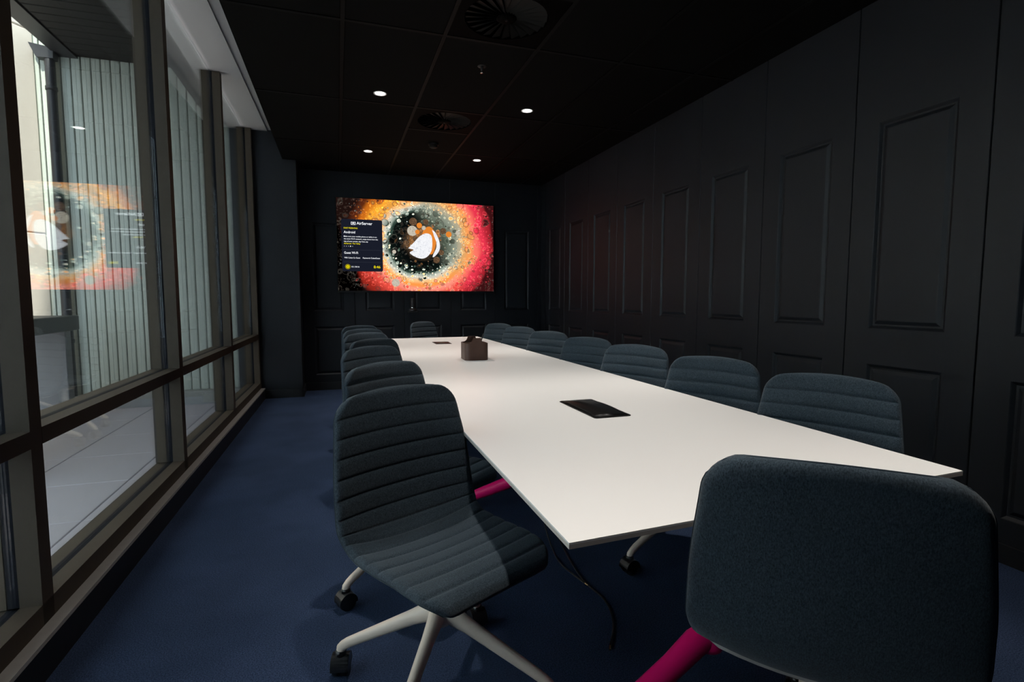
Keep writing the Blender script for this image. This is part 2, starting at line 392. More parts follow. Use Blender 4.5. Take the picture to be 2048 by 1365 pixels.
# canopy
ZS = 3.80
cn = MB().box(-2.62, -1.10, -4, YC, ZS + .02, ZS + .25).build('canopy_soffit', 'soffit_dark'); tag(cn, 'dark slatted canopy soffit above the courtyard edge', kind='structure')
me = MB().bevbox(-2.60, -1.10, .006, .144, ZS, ZS + .02, .006).mesh('soffit_slat'); me.materials.append(MATS['soffit_dark'])
for k in range(-6, 47):
    if k * .15 + .15 < YC: link('soffit_slat', me, cn, (0, k * .15, 0))
MB().box(-2.80, -2.62, -4, YC, ZS - .005, ZS + .30).build('fascia_beam', 'dark_steel', cn)
ex = MB().box(-1.30, -1.10, -4, 6.84, ZW + .02, ZS + .02).build('wall_outside', 'soffit_dark'); tag(ex, 'dark wall band above the windows outside', kind='structure')
ex = MB().box(-1.12, -.98, 6.84, YC + .3, 0, ZS).build('wall_return', 'dark_steel'); tag(ex, 'dark end return between window and cladding outside', kind='structure')
# drainpipe
dp = empty('drainpipe', (-2.84, YC - .085, ZG + .155))
MB().tube([(0, 0, 0), (0, 0, 3.70)], .045, 16).build('pipe', 'dark_steel', dp)
for z in (.6, 2.0, 3.3): MB().lathe([(.046, z), (.053, z), (.053, z + .04), (.046, z + .04)], 16).build('pipe_collar', 'dark_steel', dp)
MB().add([(-.15, -.07, 3.75), (.06, -.07, 3.72), (.06, .07, 3.72), (-.15, .07, 3.75), (-.10, -.05, 3.62), (.05, -.05, 3.62), (.05, .05, 3.62), (-.10, .05, 3.62)],
         [(0, 1, 2, 3), (4, 7, 6, 5), (0, 4, 5, 1), (1, 5, 6, 2), (2, 6, 7, 3), (3, 7, 4, 0)]).build('hopper_head', 'dark_steel', dp)
tag(dp, 'black drainpipe running down the pale metal cladding outside', 'drainpipe')
# outdoor bar table
bt = empty('bar_table', (-2.62, 6.2, ZG), R(4))
MB().bevbox(-.30, .13, -2.3, .28, .93, 1.075, .008).build('table_top', 'dark_steel', bt)
MB().bevbox(-.25, .08, .06, .20, 0, .93, .006).build('panel_leg', 'grey_panel', bt)
MB().bevbox(-.25, .08, -2.2, -2.06, 0, .93, .006).build('panel_leg', 'grey_panel', bt)
tag(bt, 'tall dark outdoor bar table seen through the window', 'table')

# ------------------------------------------------------------------ conference table
ZTAB = .74
tb = empty('conference_table', (.99, 3.5, 0))
NL, NR_, FR_, FL_ = (.402, .877), (1.574, .930), (1.580, 6.13), (.404, 6.10)
def loc2(p, d=0): return (p[0] - .99, p[1] - 3.5)
poly = [loc2(p) for p in (NL, NR_, FR_, FL_)]
inner = [(x * (1 - .012 / abs(x)) if x else x, y * (1 - .012 / abs(y))) for x, y in poly]
m = MB(); m.add([(x, y, ZTAB) for x, y in poly] + [(x, y, ZTAB - .004) for x, y in poly], [(0, 1, 2, 3), (4, 7, 6, 5)] + [(i, 4 + i, 4 + (i + 1) % 4, (i + 1) % 4) for i in range(4)])
m.build('tabletop', 'table_white', tb)
MB().prism(poly, ZTAB - .013, ZTAB - .004).build('tabletop_edge', 'table_edge', tb)
def hub(y0, y1):
    x0, x1 = .922 - .99, 1.082 - .99; y0 -= 3.5; y1 -= 3.5
    P = rbox2d(x0, x1, y0, y1, .012, 4)
    h = MB().prism(P, ZTAB + .0002, ZTAB + .003).build('power_hub', 'hub_black', tb)
    h['label'] = 'black flush power flap'
    # arched lid: slightly domed along its length
    n = 10; vs = []; F = []
    for k in range(n + 1):
        t = k / n; yy = y0 + .014 + (y1 - y0 - .028) * t; zz = ZTAB + .004 + .007 * math.sin(math.pi * t)
        vs += [(x0 + .012, yy, zz), (x1 - .012, yy, zz), (x1 - .012, yy, ZTAB + .002), (x0 + .012, yy, ZTAB + .002)]
    for k in range(n):
        for q in range(4): F.append((k * 4 + q, k * 4 + (q + 1) % 4, k * 4 + 4 + (q + 1) % 4, k * 4 + 4 + q))
    F += [(3, 2, 1, 0), (n * 4, n * 4 + 1, n * 4 + 2, n * 4 + 3)]
    MB().add(vs, F, True).build('lid', 'hub_black', h)
hub(1.785, 2.135); hub(5.22, 5.475)
def table_base(y, splay):
    X0 = .03; Y0 = y - 3.5
    c = MB().lathe([(.0, .165), (.042, .168), (.047, .185), (.040, .225), (.030, .28), (.028, .40), (.028, .66), (.060, .70), (.20, .722), (.20, .7265), (0, .7265)], 24, (X0, Y0, 0)).build('pedestal', 'pink_metal', tb)
    c['label'] = 'hot pink metal pedestal'
    for s in (-1, 1):
        ca, sa = s * math.cos(R(splay)), -math.sin(R(splay))
        pts = [(0, .200), (.05, .194), (.14, .150), (.25, .108), (.38, .068), (.47, .042), (.50, .034)]
        MB().tube([(X0 + r * ca, Y0 + r * sa, z) for r, z in pts], [.038, .037, .033, .030, .028, .026, .018], 14, flat=1.05, up=(0, 0, 1)).build('leg', 'pink_metal', c)
        MB().lathe([(0, 0), (.022, 0), (.024, .004), (.024, .018), (.012, .026)], 14, (X0 + .475 * ca, Y0 + .475 * sa, 0)).build('foot_glide', 'black_plastic', c)
for y, sp in ((1.235, 9), (2.75, -16), (4.25, 16), (5.75, -14)): table_base(y, sp)
tag(tb, 'long white conference table with pink metal pedestals', 'table')

# ------------------------------------------------------------------ chairs
def catmull(P, n):
    out = []
    Q = [2 * Vector(P[0]) - Vector(P[1])] + [Vector(p) for p in P] + [2 * Vector(P[-1]) - Vector(P[-2])]
    for i in range(1, len(Q) - 2):
        a, b, c, d = Q[i - 1:i + 3]
        for k in range(n):
            t = k / n
            out.append(.5 * ((2 * b) + (c - a) * t + (2 * a - 5 * b + 4 * c - d) * t * t + (3 * b - a - 3 * c + d) * t ** 3))
    out.append(Q[-2]); return out
PROF = catmull([(.260, .430), (.250, .451), (.213, .466), (.125, .469), (.03, .461), (-.06, .458), (-.125, .468), (-.165, .496), (-.187, .545), (-.200, .62), (-.211, .72), (-.224, .82), (-.238, .918)], 24)
ARC = [0.0]
for a, b in zip(PROF, PROF[1:]): ARC.append(ARC[-1] + (b - a).length)
LTOT = ARC[-1]
def prof_at(s):
    s = min(max(s, 0), LTOT - 1e-6)
    lo, hi = 0, len(ARC) - 1
    while hi - lo > 1:
        mid = (lo + hi) // 2
        if ARC[mid] <= s: lo = mid
        else: hi = mid
    t = (s - ARC[lo]) / (ARC[hi] - ARC[lo]); p = PROF[lo].lerp(PROF[hi], t)
    i0, i1 = max(lo - 3, 0), min(hi + 3, len(PROF) - 1); T = (PROF[i1] - PROF[i0]).normalized()
    return p, Vector((T.y, -T.x))
def interp(x, tab):
    for (a, va), (b, vb) in zip(tab, tab[1:]):
        if x <= b:
            t = max(0, (x - a) / (b - a)); t = t * t * (3 - 2 * t) * .5 + t * .5
            return va + (vb - va) * t
    return tab[-1][1]
SH = ARC[24 * 7]                                       # arc length at the hinge
def half_w(s):
    w = interp(s, [(0, .214), (.12, .229), (SH - .10, .240), (SH + .04, .250), (SH + .15, .246), (LTOT, .216)])
    rt = .078; d = LTOT - s
    if d < rt: w -= rt - math.sqrt(max(0, rt * rt - (rt - d) ** 2))
    rf = .078
    if s < rf: w -= (rf - math.sqrt(max(0, rf * rf - (rf - s) ** 2))) * .95
    return max(w, .001)
def wrap(s): return interp(s, [(0, .004), (.15, .010), (SH - .12, .020), (SH, .042), (SH + .15, .040), (LTOT, .022)])
GR = [LTOT - .070 - .0585 * k for k in range(15)]
GR = [g for g in GR if g > .05]
def rows():
    S = {0.0, LTOT}
    for k in range(1, 8): S.add(.078 * (1 - math.cos(k * math.pi / 16))); S.add(LTOT - .078 * (1 - math.cos(k * math.pi / 16)))
    for g in GR:
        for d in (-.029, -.020, -.012, -.007, -.0035, -.0012, .0012, .0035, .007, .012, .020):
            if .012 < g + d < LTOT - .012: S.add(g + d)
    S = sorted(S); out = [S[0]]
    for x in S[1:]:
        if x - out[-1] > .0008: out.append(x)
    return out
ROWS = rows()
US = [math.sin(math.pi / 2 * (-1 + 2 * k / 26)) for k in range(27)]
def puff(s):
    d = min(abs(s - g) for g in GR)
    return .0065 * (1 - math.exp(-(d / .006) ** 1.3))
def shell_pt(u, s, side):
    p, nrm = prof_at(s - .012 * u * u * max(0, (s - LTOT + .25) / .25)); w = half_w(s); c = wrap(s) * abs(u) ** 2.2
    du = (1 - abs(u)) * w; dv = min(s, LTOT - s); d = min(du, dv); r = .021
    kk = 1 if d >= r else math.sqrt(max(0, 1 - (1 - d / r) ** 2))
    if side > 0:
        off = .020 * kk + (puff(s) - .0065) * min(1, d / .010)
    else: off = -.013 * kk
    y = p.x + nrm.x * (c + off); z = p.y + nrm.y * (c + off)
    return (u * w, y, z)
def grid_mesh(name, side, m):
    vs = []; F = []; n = len(US)
    for s in ROWS:
        for u in US: vs.append(shell_pt(u, s, side))
    for i in range(len(ROWS) - 1):
        for k in range(n - 1):
            q = (i * n + k, i * n + k + 1, (i + 1) * n + k + 1, (i + 1) * n + k)
            F.append(q if side < 0 else q[::-1])
    me = bpy.data.meshes.new(name); me.from_pydata(vs, [], F); me.update(); me.polygons.foreach_set('use_smooth', [True] * len(F)); me.materials.append(MATS[m])
    return me
FRONT = grid_mesh('quilted_pad', 1, 'wool_fabric'); BACK = grid_mesh('outer_shell', -1, 'wool_fabric')
def rim_pts():
    L = [shell_pt(-1, s, -1) for s in ROWS[::3]] + [shell_pt(u, LTOT, -1) for u in US[1:-1:2]] + [shell_pt(1, s, -1) for s in ROWS[::-3]] + [shell_pt(u, 0, -1) for u in US[-2:0:-2]]
    out = []
    for p in L:
        if not out or (Vector(p) - Vector(out[-1])).length > .006: out.append(p)
    if (Vector(out[0]) - Vector(out[-1])).length < .006: out.pop()
    return out
RIM = MB().tube(rim_pts(), .0016, 6, closed=True).mesh('edge_piping'); RIM.materials.append(MATS['piping_dark'])
# cream seat pan hugging the underside
def pan_mesh():
    vs = []; F = []
    ss = [.07 + k * (SH - .012 - .07) / 14 for k in range(15)]; uu = [-.90 + 1.8 * k / 12 for k in range(13)]
    for s in ss:
        for u in uu:
            p, nrm = prof_at(s); w = half_w(s); c = wrap(s) * abs(u) ** 2.2; e = max(abs(u) / .90, abs(s - (ss[0] + ss[-1]) / 2) / ((ss[-1] - ss[0]) / 2))
            off = -.008 - .014 * (1 - e ** 10)
            vs.append((u * w, p.x + nrm.x * (c + off), p.y + nrm.y * (c + off)))
    n = 13
    for i in range(14):
        for k in range(12): F.append((i * n + k, i * n + k + 1, (i + 1) * n + k + 1, (i + 1) * n + k))
    me = bpy.data.meshes.new('seat_pan'); me.from_pydata(vs, [], F); me.update(); me.polygons.foreach_set('use_smooth', [True] * len(F)); me.materials.append(MATS['cream_plastic'])
    return me
PAN = pan_mesh()
def leg_mesh():
    P = [(.0, .262), (.03, .262), (.09, .232), (.18, .184), (.27, .136), (.312, .113), (.330, .100), (.340, .090), (.342, .070)]
    rad = [.028, .024, .0185, .0160, .0138, .0130, .0128, .0126, .0124]
    me = MB().tube([(x, 0, z) for x, z in P], rad, 12, flat=1.25, up=(0, 0, 1)).mesh('leg'); me.materials.append(MATS['cream_metal']); return me
LEG = leg_mesh()
def caster_mesh():
    m = MB()
    for s in (-1, 1):
        m.lathe([(0, s * .026), (.022, s * .027), (.031, s * .024), (.033, s * .018), (.033, s * .005), (.0, s * .005)], 20, (0, 0, .033), 'y')
    hood = []; n = 14; F = []
    for s in (-1, 1):
        for k in range(n + 1):
            a = R(-5 + 190 * k / n); hood.append((.036 * math.cos(a), s * .0275, .033 + .037 * math.sin(a)))
    o = n + 1
    for k in range(n): F.append((k, k + 1, o + k + 1, o + k))
    F += [tuple(range(n, -1, -1)), tuple(range(o, 2 * o))]
    m.add(hood, F); m.lathe([(.0, .082), (.0165, .082), (.0175, .074), (.0175, .050), (0, .050)], 14)
    me = m.mesh('caster'); me.materials.append(MATS['black_plastic']); return me
CAST = caster_mesh()
HUBM = MB().lathe([(0, .228), (.030, .230), (.038, .245), (.038, .272), (.030, .290), (.024, .305), (.024, .40), (.07, .412), (.075, .425), (0, .425)], 20).mesh('hub_column'); HUBM.materials.append(MATS['cream_metal'])
def make_chair():
    c = empty('swivel_chair')
    link('outer_shell', BACK, c); link('quilted_pad', FRONT, c); link('edge_piping', RIM, c); link('seat_pan', PAN, c)
    link('hub_column', HUBM, c)
    for k in range(4):
        lg = link('leg', LEG, c); lg.rotation_euler = (0, 0, R(90 * k))
        cs = link('caster', CAST, lg, (.342, 0, 0), R(40 + 70 * k))
    return c
proto = make_chair(); used = [False]
def place(x, y, face, base, label, group=None, top=None):
    """face = heading of the sitter in degrees from +x; base = turn of the four-star base against the seat"""
    c = proto if not used[0] else copy_tree(proto)
    used[0] = True
    c.location = (x, y, 0); rz = R(face - 90); c.rotation_euler = (0, 0, rz)
    legs = [o for o in kids(c) if o.name.startswith('leg')]
    for k, o in enumerate(legs): o.rotation_euler = (0, 0, R(base) - rz + R(90 * k))
    tag(c, label, 'chair', group)
    return c
GL = 'chairs down the window side'; GRR = 'chairs down the panelled wall side'
ordn = ['second', 'third', 'fourth', 'fifth', 'sixth', 'seventh']
place(.268, 1.501, -64, 57, 'charcoal quilted swivel chair pulled out nearest the window, seat and cream legs showing', GL)
LT = [(.178, 2.375, -53, 24), (.168, 3.197, -52, 40), (.222, 3.791, -52, 75), (.204, 4.48, -56, 20), (.208, 5.05, -58, 55), (.200, 5.67, -58, 33)]
for k, (x, y, a, b) in enumerate(LT):
    place(x + .225 * math.cos(R(a)), y + .225 * math.sin(R(a)), a, b, 'charcoal quilted swivel chair, %s from the camera on the window side of the table' % ordn[k], GL)
RT = [(1.72, 1.468, 42), (1.72, 2.095, 9), (1.72, 2.79, 60), (1.72, 3.442, 15), (1.72, 4.183, 48), (1.72, 4.938, 80), (1.72, 5.654, 30)]
for k, (x, y, b) in enumerate(RT):
    a = 206
    place(x + .225 * math.cos(R(a)), y + .225 * math.sin(R(a)), a, b, 'charcoal quilted swivel chair, %s from the camera on the panelled wall side of the table' % (['nearest'] + ordn)[k], GRR)
place(.955 + .225 * math.cos(R(-50)), 6.40 + .225 * math.sin(R(-50)), -50, 45, 'charcoal quilted swivel chair alone at the far table end under the screen', 'chairs at the table ends')
nc = place(.962, .83, 47, 25, 'charcoal swivel chair at the near table end, its smooth back to the camera', 'chairs at the table ends')

# ------------------------------------------------------------------ things on the table
cd = empty('desk_caddy', (.968, 3.85, ZTAB + .0016), R(-3))
def caddy():
    w, d, hs, hc, t = .088, .105, .125, .166, .005
    P = rbox2d(-w, w, -d, d, .034, 7)
    n = len(P)
    def top(x, y):
        # the short ends rise to a rounded hump, the long sides stay low
        if abs(y) < d - .036: return hs
        e = abs(x) / w; t_ = max(0, min(1, (e - .36) / .40)); q = 1 - math.sqrt(1 - (1 - t_) ** 2)
        return hs + (hc - hs) * q
    # densify
    Q = []
    for i in range(n):
        a, b = P[i], P[(i + 1) % n]; L = math.dist(a, b); k = max(1, int(L / .008))
        for j in range(k): Q.append((a[0] + (b[0] - a[0]) * j / k, a[1] + (b[1] - a[1]) * j / k))
    N = len(Q); inn = [(x * (1 - t / w), y * (1 - t / d)) for x, y in Q]
    vs = [(x, y, 0) for x, y in Q] + [(x, y, top(x, y)) for x, y in Q] + [(x, y, top(*q)) for (x, y), q in zip(inn, Q)] + [(x, y, .006) for x, y in inn]
    F = []
    for i in range(N):
        j = (i + 1) % N
        for r in range(3): F.append((r * N + i, r * N + j, (r + 1) * N + j, (r + 1) * N + i))
    F += [tuple(range(N - 1, -1, -1)), tuple(range(3 * N, 4 * N))]
    MB().add(vs, F).build('caddy_body', 'leather_brown', cd)
    MB().bevbox(-w + .006, w - .006, -.002, .002, .006, .125, .0008).build('divider', 'leather_inside', cd)
    MB().bevbox(-.002, .002, .003, d - .006, .006, .112, .0008).build('divider', 'leather_inside', cd)
caddy(); tag(cd, 'brown leather desk caddy standing on the white table', 'caddy')
pn = MB().tube([(0, 0, 0), (.055, .020, .115), (.070, .026, .150)], .0045, 8).tube([(.069, .0258, .148), (.082, .031, .178)], .0055, 8).build('marker_pen', 'black_plastic')
pn.location = (.975, 3.875, ZTAB + .0085); tag(pn, 'black marker pen leaning in the brown caddy', 'pen')
pp = MB().bevbox(-.105, .105, -.148, .148, 0, .0012, .0003).build('paper_sheet', 'paper'); pp.location = (.985, 3.845, ZTAB + .0003); pp.rotation_euler = (0, 0, R(-3))
tag(pp, 'pale sheet of paper under the brown caddy', 'paper')

# ------------------------------------------------------------------ cables on the floor
def cable(name, pts, label, r=.0035):
    P = catmull([(p[0], p[1], p[2]) for p in pts], 8)
    root = empty(name, (pts[0][0], pts[0][1], 0)); off = Vector((-pts[0][0], -pts[0][1], 0))
    MB().tube([p + off for p in P], r, 8).build('cord', 'black_plastic', root)
    e = P[-1] + off; d = (P[-1] - P[-2]).normalized()
    MB().tube([e - d * .002, e + d * .018], r * 1.25, 10).build('connector', 'brass', root)
    tag(root, label, 'cable')
cable('floor_cable', [(.99, 2.55, .36), (.965, 2.42, .10), (.955, 2.30, .005), (.925, 2.12, .005), (.940, 2.00, .005), (.957, 1.92, .005)], 'short black cable with a bright tip on the carpet under the table')
cable('power_cord', [(1.02, 2.60, .36), (1.03, 2.45, .08), (1.01, 2.30, .005), (.972, 2.08, .005), (.960, 1.93, .005), (.975, 1.78, .005), (.935, 1.645, .005), (.860, 1.53, .005)], 'long black cable curling over the carpet under the near table end')

# ------------------------------------------------------------------ television
TW, TH = 2.075, 1.180
tv = empty('television', (1.048, 7.165, 1.885))
MB().bevbox(-TW / 2 - .012, TW / 2 + .012, .004, .050, -TH / 2 - .022, TH / 2 + .012, .004).build('housing', 'black_plastic', tv)
MB().box(-.30, .30, .050, .094, -.25, .25).build('wall_bracket', 'black_matte', tv)
def screen_mat():
    m = bpy.data.materials.new('screen_image'); m.use_nodes = True; nt = m.node_tree; n = nt.nodes; l = nt.links; n.clear()
    out = n.new('ShaderNodeOutputMaterial'); em = n.new('ShaderNodeEmission'); l.new(em.outputs[0], out.inputs[0])
    tc = n.new('ShaderNodeTexCoord'); co = tc.outputs['Object']
    def M(op, a, b=None, c=None):
        q = n.new('ShaderNodeMath'); q.operation = op
        for i, x in enumerate((a, b, c)):
            if x is None: continue
            if isinstance(x, (int, float)): q.inputs[i].default_value = x
            else: l.new(x, q.inputs[i])
        return q.outputs[0]
    def noise(scale, detail=3, vec=co):
        t = n.new('ShaderNodeTexNoise'); t.inputs['Scale'].default_value = scale; t.inputs['Detail'].default_value = detail; l.new(vec, t.inputs['Vector']); return t.outputs
    def voro(scale, feat, vec=co):
        t = n.new('ShaderNodeTexVoronoi'); t.feature = feat; t.inputs['Scale'].default_value = scale; t.inputs['Randomness'].default_value = .9; l.new(vec, t.inputs['Vector']); return t.outputs
    def ramp(fac, stops, interp='EASE'):
        c = n.new('ShaderNodeValToRGB'); c.color_ramp.interpolation = interp; e = c.color_ramp.elements
        while len(e) < len(stops): e.new(.5)
        for x, (p, col) in zip(e, stops): x.position = p; x.color = (*col, 1)
        l.new(fac, c.inputs['Fac']); return c.outputs[0]
    def mix(f, a, b, mode='MIX'):
        q = n.new('ShaderNodeMix'); q.data_type = 'RGBA'; q.blend_type = mode
        if isinstance(f, (int, float)): q.inputs[0].default_value = f
        else: l.new(f, q.inputs[0])
        for i, x in ((6, a), (7, b)):
            if isinstance(x, tuple): q.inputs[i].default_value = (*x, 1)
            else: l.new(x, q.inputs[i])
        return q.outputs[2]
    # domain warp
    nz = noise(2.6, 4); wv = n.new('ShaderNodeVectorMath'); wv.operation = 'SUBTRACT'; l.new(nz['Color'], wv.inputs[0]); wv.inputs[1].default_value = (.5, .5, .5)
    ws = n.new('ShaderNodeVectorMath'); ws.operation = 'SCALE'; l.new(wv.outputs[0], ws.inputs[0]); ws.inputs['Scale'].default_value = .16
    wa = n.new('ShaderNodeVectorMath'); wa.operation = 'ADD'; l.new(co, wa.inputs[0]); l.new(ws.outputs[0], wa.inputs[1])
    sp = n.new('ShaderNodeSeparateXYZ'); l.new(wa.outputs[0], sp.inputs[0])
    X = M('ADD', sp.outputs[0], -.04); Z = M('ADD', sp.outputs[2], -.07)
    r = M('SQRT', M('ADD', M('MULTIPLY', X, X), M('MULTIPLY', M('MULTIPLY', Z, Z), 1.12)))
    def cell(v):
        s = n.new('ShaderNodeSeparateColor'); l.new(v['Color'], s.inputs[0]); return s.outputs
    def bubbles(scale, share, amount, lo, hi):
        v = voro(scale, 'F1', wa.outputs[0]); c = cell(v)
        rad = M('ADD', M('MULTIPLY', c[1], hi - lo), lo); on = M('GREATER_THAN', c[2], 1 - share)
        inside = M('MULTIPLY', M('LESS_THAN', v['Distance'], rad), on)
        edge = M('MULTIPLY', M('LESS_THAN', M('ABSOLUTE', M('SUBTRACT', v['Distance'], rad)), .05), on)
        sh = M('MULTIPLY', inside, M('MULTIPLY', M('SUBTRACT', c[0], .5), amount))
        return inside, edge, sh, c
    b1 = bubbles(8.5, .9, .20, .20, .44); b2 = bubbles(16, .9, .22, .18, .46); b3 = bubbles(31, .7, .26, .15, .42)
    rr = M('ADD', M('ADD', M('ADD', r, b1[2]), b2[2]), b3[2])
    warm = ramp(rr, [(0.0, (.30, .12, .03)), (.16, (.20, .09, .03)), (.22, (.030, .020, .012)), (.27, (.002, .003, .003)), (.40, (.003, .006, .005)), (.435, (.03, .06, .045)),
                     (.47, (.34, .40, .34)), (.51, (.62, .60, .50)), (.555, (.92, .52, .22)), (.62, (.92, .30, .06)), (.68, (.95, .28, .20)), (.78, (.72, .07, .05)), (.92, (.30, .02, .012)), (1.03, (.012, .005, .005))])
    cool = ramp(rr, [(0.0, (.75, .35, .12)), (.18, (.60, .22, .05)), (.23, (.12, .10, .07)), (.30, (.07, .09, .065)), (.38, (.14, .17, .13)),
                     (.46, (.25, .28, .22)), (.54, (.42, .37, .25)), (.60, (.70, .36, .13)), (.67, (.88, .32, .09)), (.74, (.90, .17, .12)), (.84, (.75, .035, .07)), (.95, (.35, .015, .025)), (1.06, (.04, .005, .006))])
    side = ramp(M('ADD', M('MULTIPLY', X, 1.6), M('ADD', M('MULTIPLY', Z, .9), .36)), [(.42, (0, 0, 0)), (.95, (1, 1, 1))])
    colr = mix(side, warm, cool)
    # amber in the upper left, black in the lower left
    ul = ramp(M('ADD', M('MULTIPLY', X, -.8), M('ADD', M('MULTIPLY', Z, .9), b1[2])), [(.62, (0, 0, 0)), (.72, (1, 1, 1))])
    amb = ramp(rr, [(.50, (.30, .30, .22)), (.62, (.75, .32, .05)), (.72, (.90, .36, .03)), (.82, (.55, .14, .01)), (.90, (.10, .02, .006)), (1.0, (.012, .005, .004))])
    colr = mix(ul, colr, amb)
    corner = ramp(M('ADD', M('MULTIPLY', X, -1.0), M('ADD', M('MULTIPLY', Z, -.35), M('MULTIPLY', b1[2], 1.2))), [(.93, (1, 1, 1)), (1.03, (.03, .012, .01))])
    colr = mix(1.0, colr, corner, 'MULTIPLY')
    # bubbles: darker or paler than their ground, with a pale rim
    for b_, k_ in ((b1, .42), (b2, .5), (b3, .5)):
        shade = M('ADD', M('MULTIPLY', b_[3][0], k_ * 1.6), 1 - k_ * .75)
        q = n.new('ShaderNodeVectorMath'); q.operation = 'SCALE'; l.new(colr, q.inputs[0]); l.new(shade, q.inputs['Scale'])
        colr = mix(b_[0], colr, q.outputs[0])
        q = n.new('ShaderNodeVectorMath'); q.operation = 'MULTIPLY_ADD'; l.new(colr, q.inputs[0]); q.inputs[1].default_value = (2.0, 2.0, 2.0) if k_ > .45 else (.40, .36, .34)
        q.inputs[2].default_value = (.025, .022, .018)
        colr = mix(M('MULTIPLY', b_[1], .75), colr, q.outputs[0])
    vt = voro(46, 'F1'); ct = cell(vt)
    spot2 = M('MULTIPLY', M('LESS_THAN', vt['Distance'], M('MULTIPLY', ct[1], .34)), M('GREATER_THAN', ct[2], .91))
    keep = ramp(M('ABSOLUTE', M('SUBTRACT', r, .40)), [(.16, (1, 1, 1)), (.34, (.12, .12, .12))])
    colr = mix(M('MULTIPLY', spot2, keep), colr, (.78, .90, .86))
    l.new(colr, em.inputs[0]); em.inputs[1].default_value = 1.1
    MATS['screen_image'] = m
screen_mat()
scr = MB().box(-TW / 2, TW / 2, -.0005, .004, -TH / 2, TH / 2).build('screen', 'screen_image', tv)
emis('ui_panel', (.010, .012, .022), 1.0); emis('ui_white', (.93, .95, 1.0), 1.1); emis('ui_yellow', (.85, .72, .0), 1.1); emis('ui_line', (.05, .055, .075), 1.0)
emis('ui_dim', (.26, .22, .01), 1.0)
# white eye in the middle of the picture, part of the flat image
def blob(name, pts, y, m):
    MB().add([(x, y, z) for x, z in pts], [tuple(range(len(pts)))]).build(name, m, scr)
def smooth_poly(P, n=6):
    Q = catmull(list(P) + [P[0]], n); return [(q[0], q[1]) for q in Q[:-1]]
def veined(name, ca, cb, scale):
    m = bpy.data.materials.new(name); m.use_nodes = True; n = m.node_tree.nodes; l = m.node_tree.links; n.clear()
    o = n.new('ShaderNodeOutputMaterial'); e = n.new('ShaderNodeEmission'); tc = n.new('ShaderNodeTexCoord'); w = n.new('ShaderNodeTexNoise'); w.inputs['Scale'].default_value = scale; w.inputs['Distortion'].default_value = 2.5
    c = n.new('ShaderNodeValToRGB'); el = c.color_ramp.elements; el[0].position = .47; el[0].color = (*ca, 1); el[1].position = .50; el[1].color = (*cb, 1); x = el.new(.53); x.color = (*ca, 1)
    l.new(tc.outputs['Object'], w.inputs['Vector']); l.new(w.outputs['Fac'], c.inputs['Fac']); l.new(c.outputs[0], e.inputs[0]); l.new(e.outputs[0], o.inputs[0]); MATS[name] = m
veined('eye_white', (.93, .94, .97), (.55, .58, .66), 14); emis('eye_orange', (.80, .24, .03), 1.0); veined('eye_cream', (.62, .56, .46), (.20, .16, .10), 18); veined('eye_brown', (.10, .055, .03), (.34, .20, .10), 20)
def zp(x, y): return ((x - 1027) / 858, (640 - y) / 850)
def zdisc(x, y, r, m, yo, sq=1.0): blob('image_shape', [(zp(x, y)[0] + r / 858 * math.cos(2 * math.pi * k / 24), zp(x, y)[1] + sq * r / 858 * math.sin(2 * math.pi * k / 24)) for k in range(24)], yo, m)
blob('image_shape', smooth_poly([zp(*q) for q in ((1060, 520), (1090, 440), (1150, 410), (1200, 450), (1225, 540), (1215, 640), (1180, 720), (1120, 700), (1070, 600))]), -.0008, 'eye_orange')
blob('image_shape', smooth_poly([zp(*q) for q in ((1180, 445), (1215, 470), (1255, 545), (1272, 630), (1255, 690), (1215, 740), (1185, 755), (1195, 715), (1225, 655), (1230, 590), (1205, 520))]), -.0010, 'eye_white')
blob('image_shape', smooth_poly([zp(*q) for q in ((905, 662), (965, 600), (1040, 522), (1110, 488), (1168, 508), (1182, 580), (1172, 680), (1122, 750), (1060, 774), (985, 756), (922, 712), (965, 678))]), -.0011, 'eye_white')
for q in ((955, 465, 58, 'eye_cream', -.0009), (1012, 475, 26, 'eye_orange', -.0011), (1035, 402, 31, 'eye_orange', -.0009), (1085, 428, 24, 'eye_cream', -.0012), (965, 362, 44, 'eye_brown', -.0008), (1110, 360, 30, 'eye_brown', -.0008),
          (990, 552, 34, 'eye_brown', -.0009), (880, 605, 30, 'eye_brown', -.0009), (1310, 455, 36, 'eye_brown', -.0008), (1375, 490, 34, 'eye_orange', -.0008), (1285, 700, 32, 'eye_brown', -.0008), (1230, 785, 38, 'eye_brown', -.0008),
          (760, 1050, 45, 'eye_cream', -.0008), (748, 705, 22, 'eye_cream', -.0008), (1482, 468, 26, 'eye_cream', -.0008)): zdisc(*q)
PX0, PX1, PZ0, PZ1 = .065 - 1.048, .575 - 1.048, .365 - .02 + 1.2 - 1.885, 1.030 - .02 + 1.2 - 1.885
ui = MB().add([(x, -.0012, z) for x, z in rbox2d(PX0, PX1, PZ0, PZ1, .022)], [tuple(range(28))]).build('info_panel', 'ui_panel', scr)
PWD, PHT = PX1 - PX0, PZ1 - PZ0
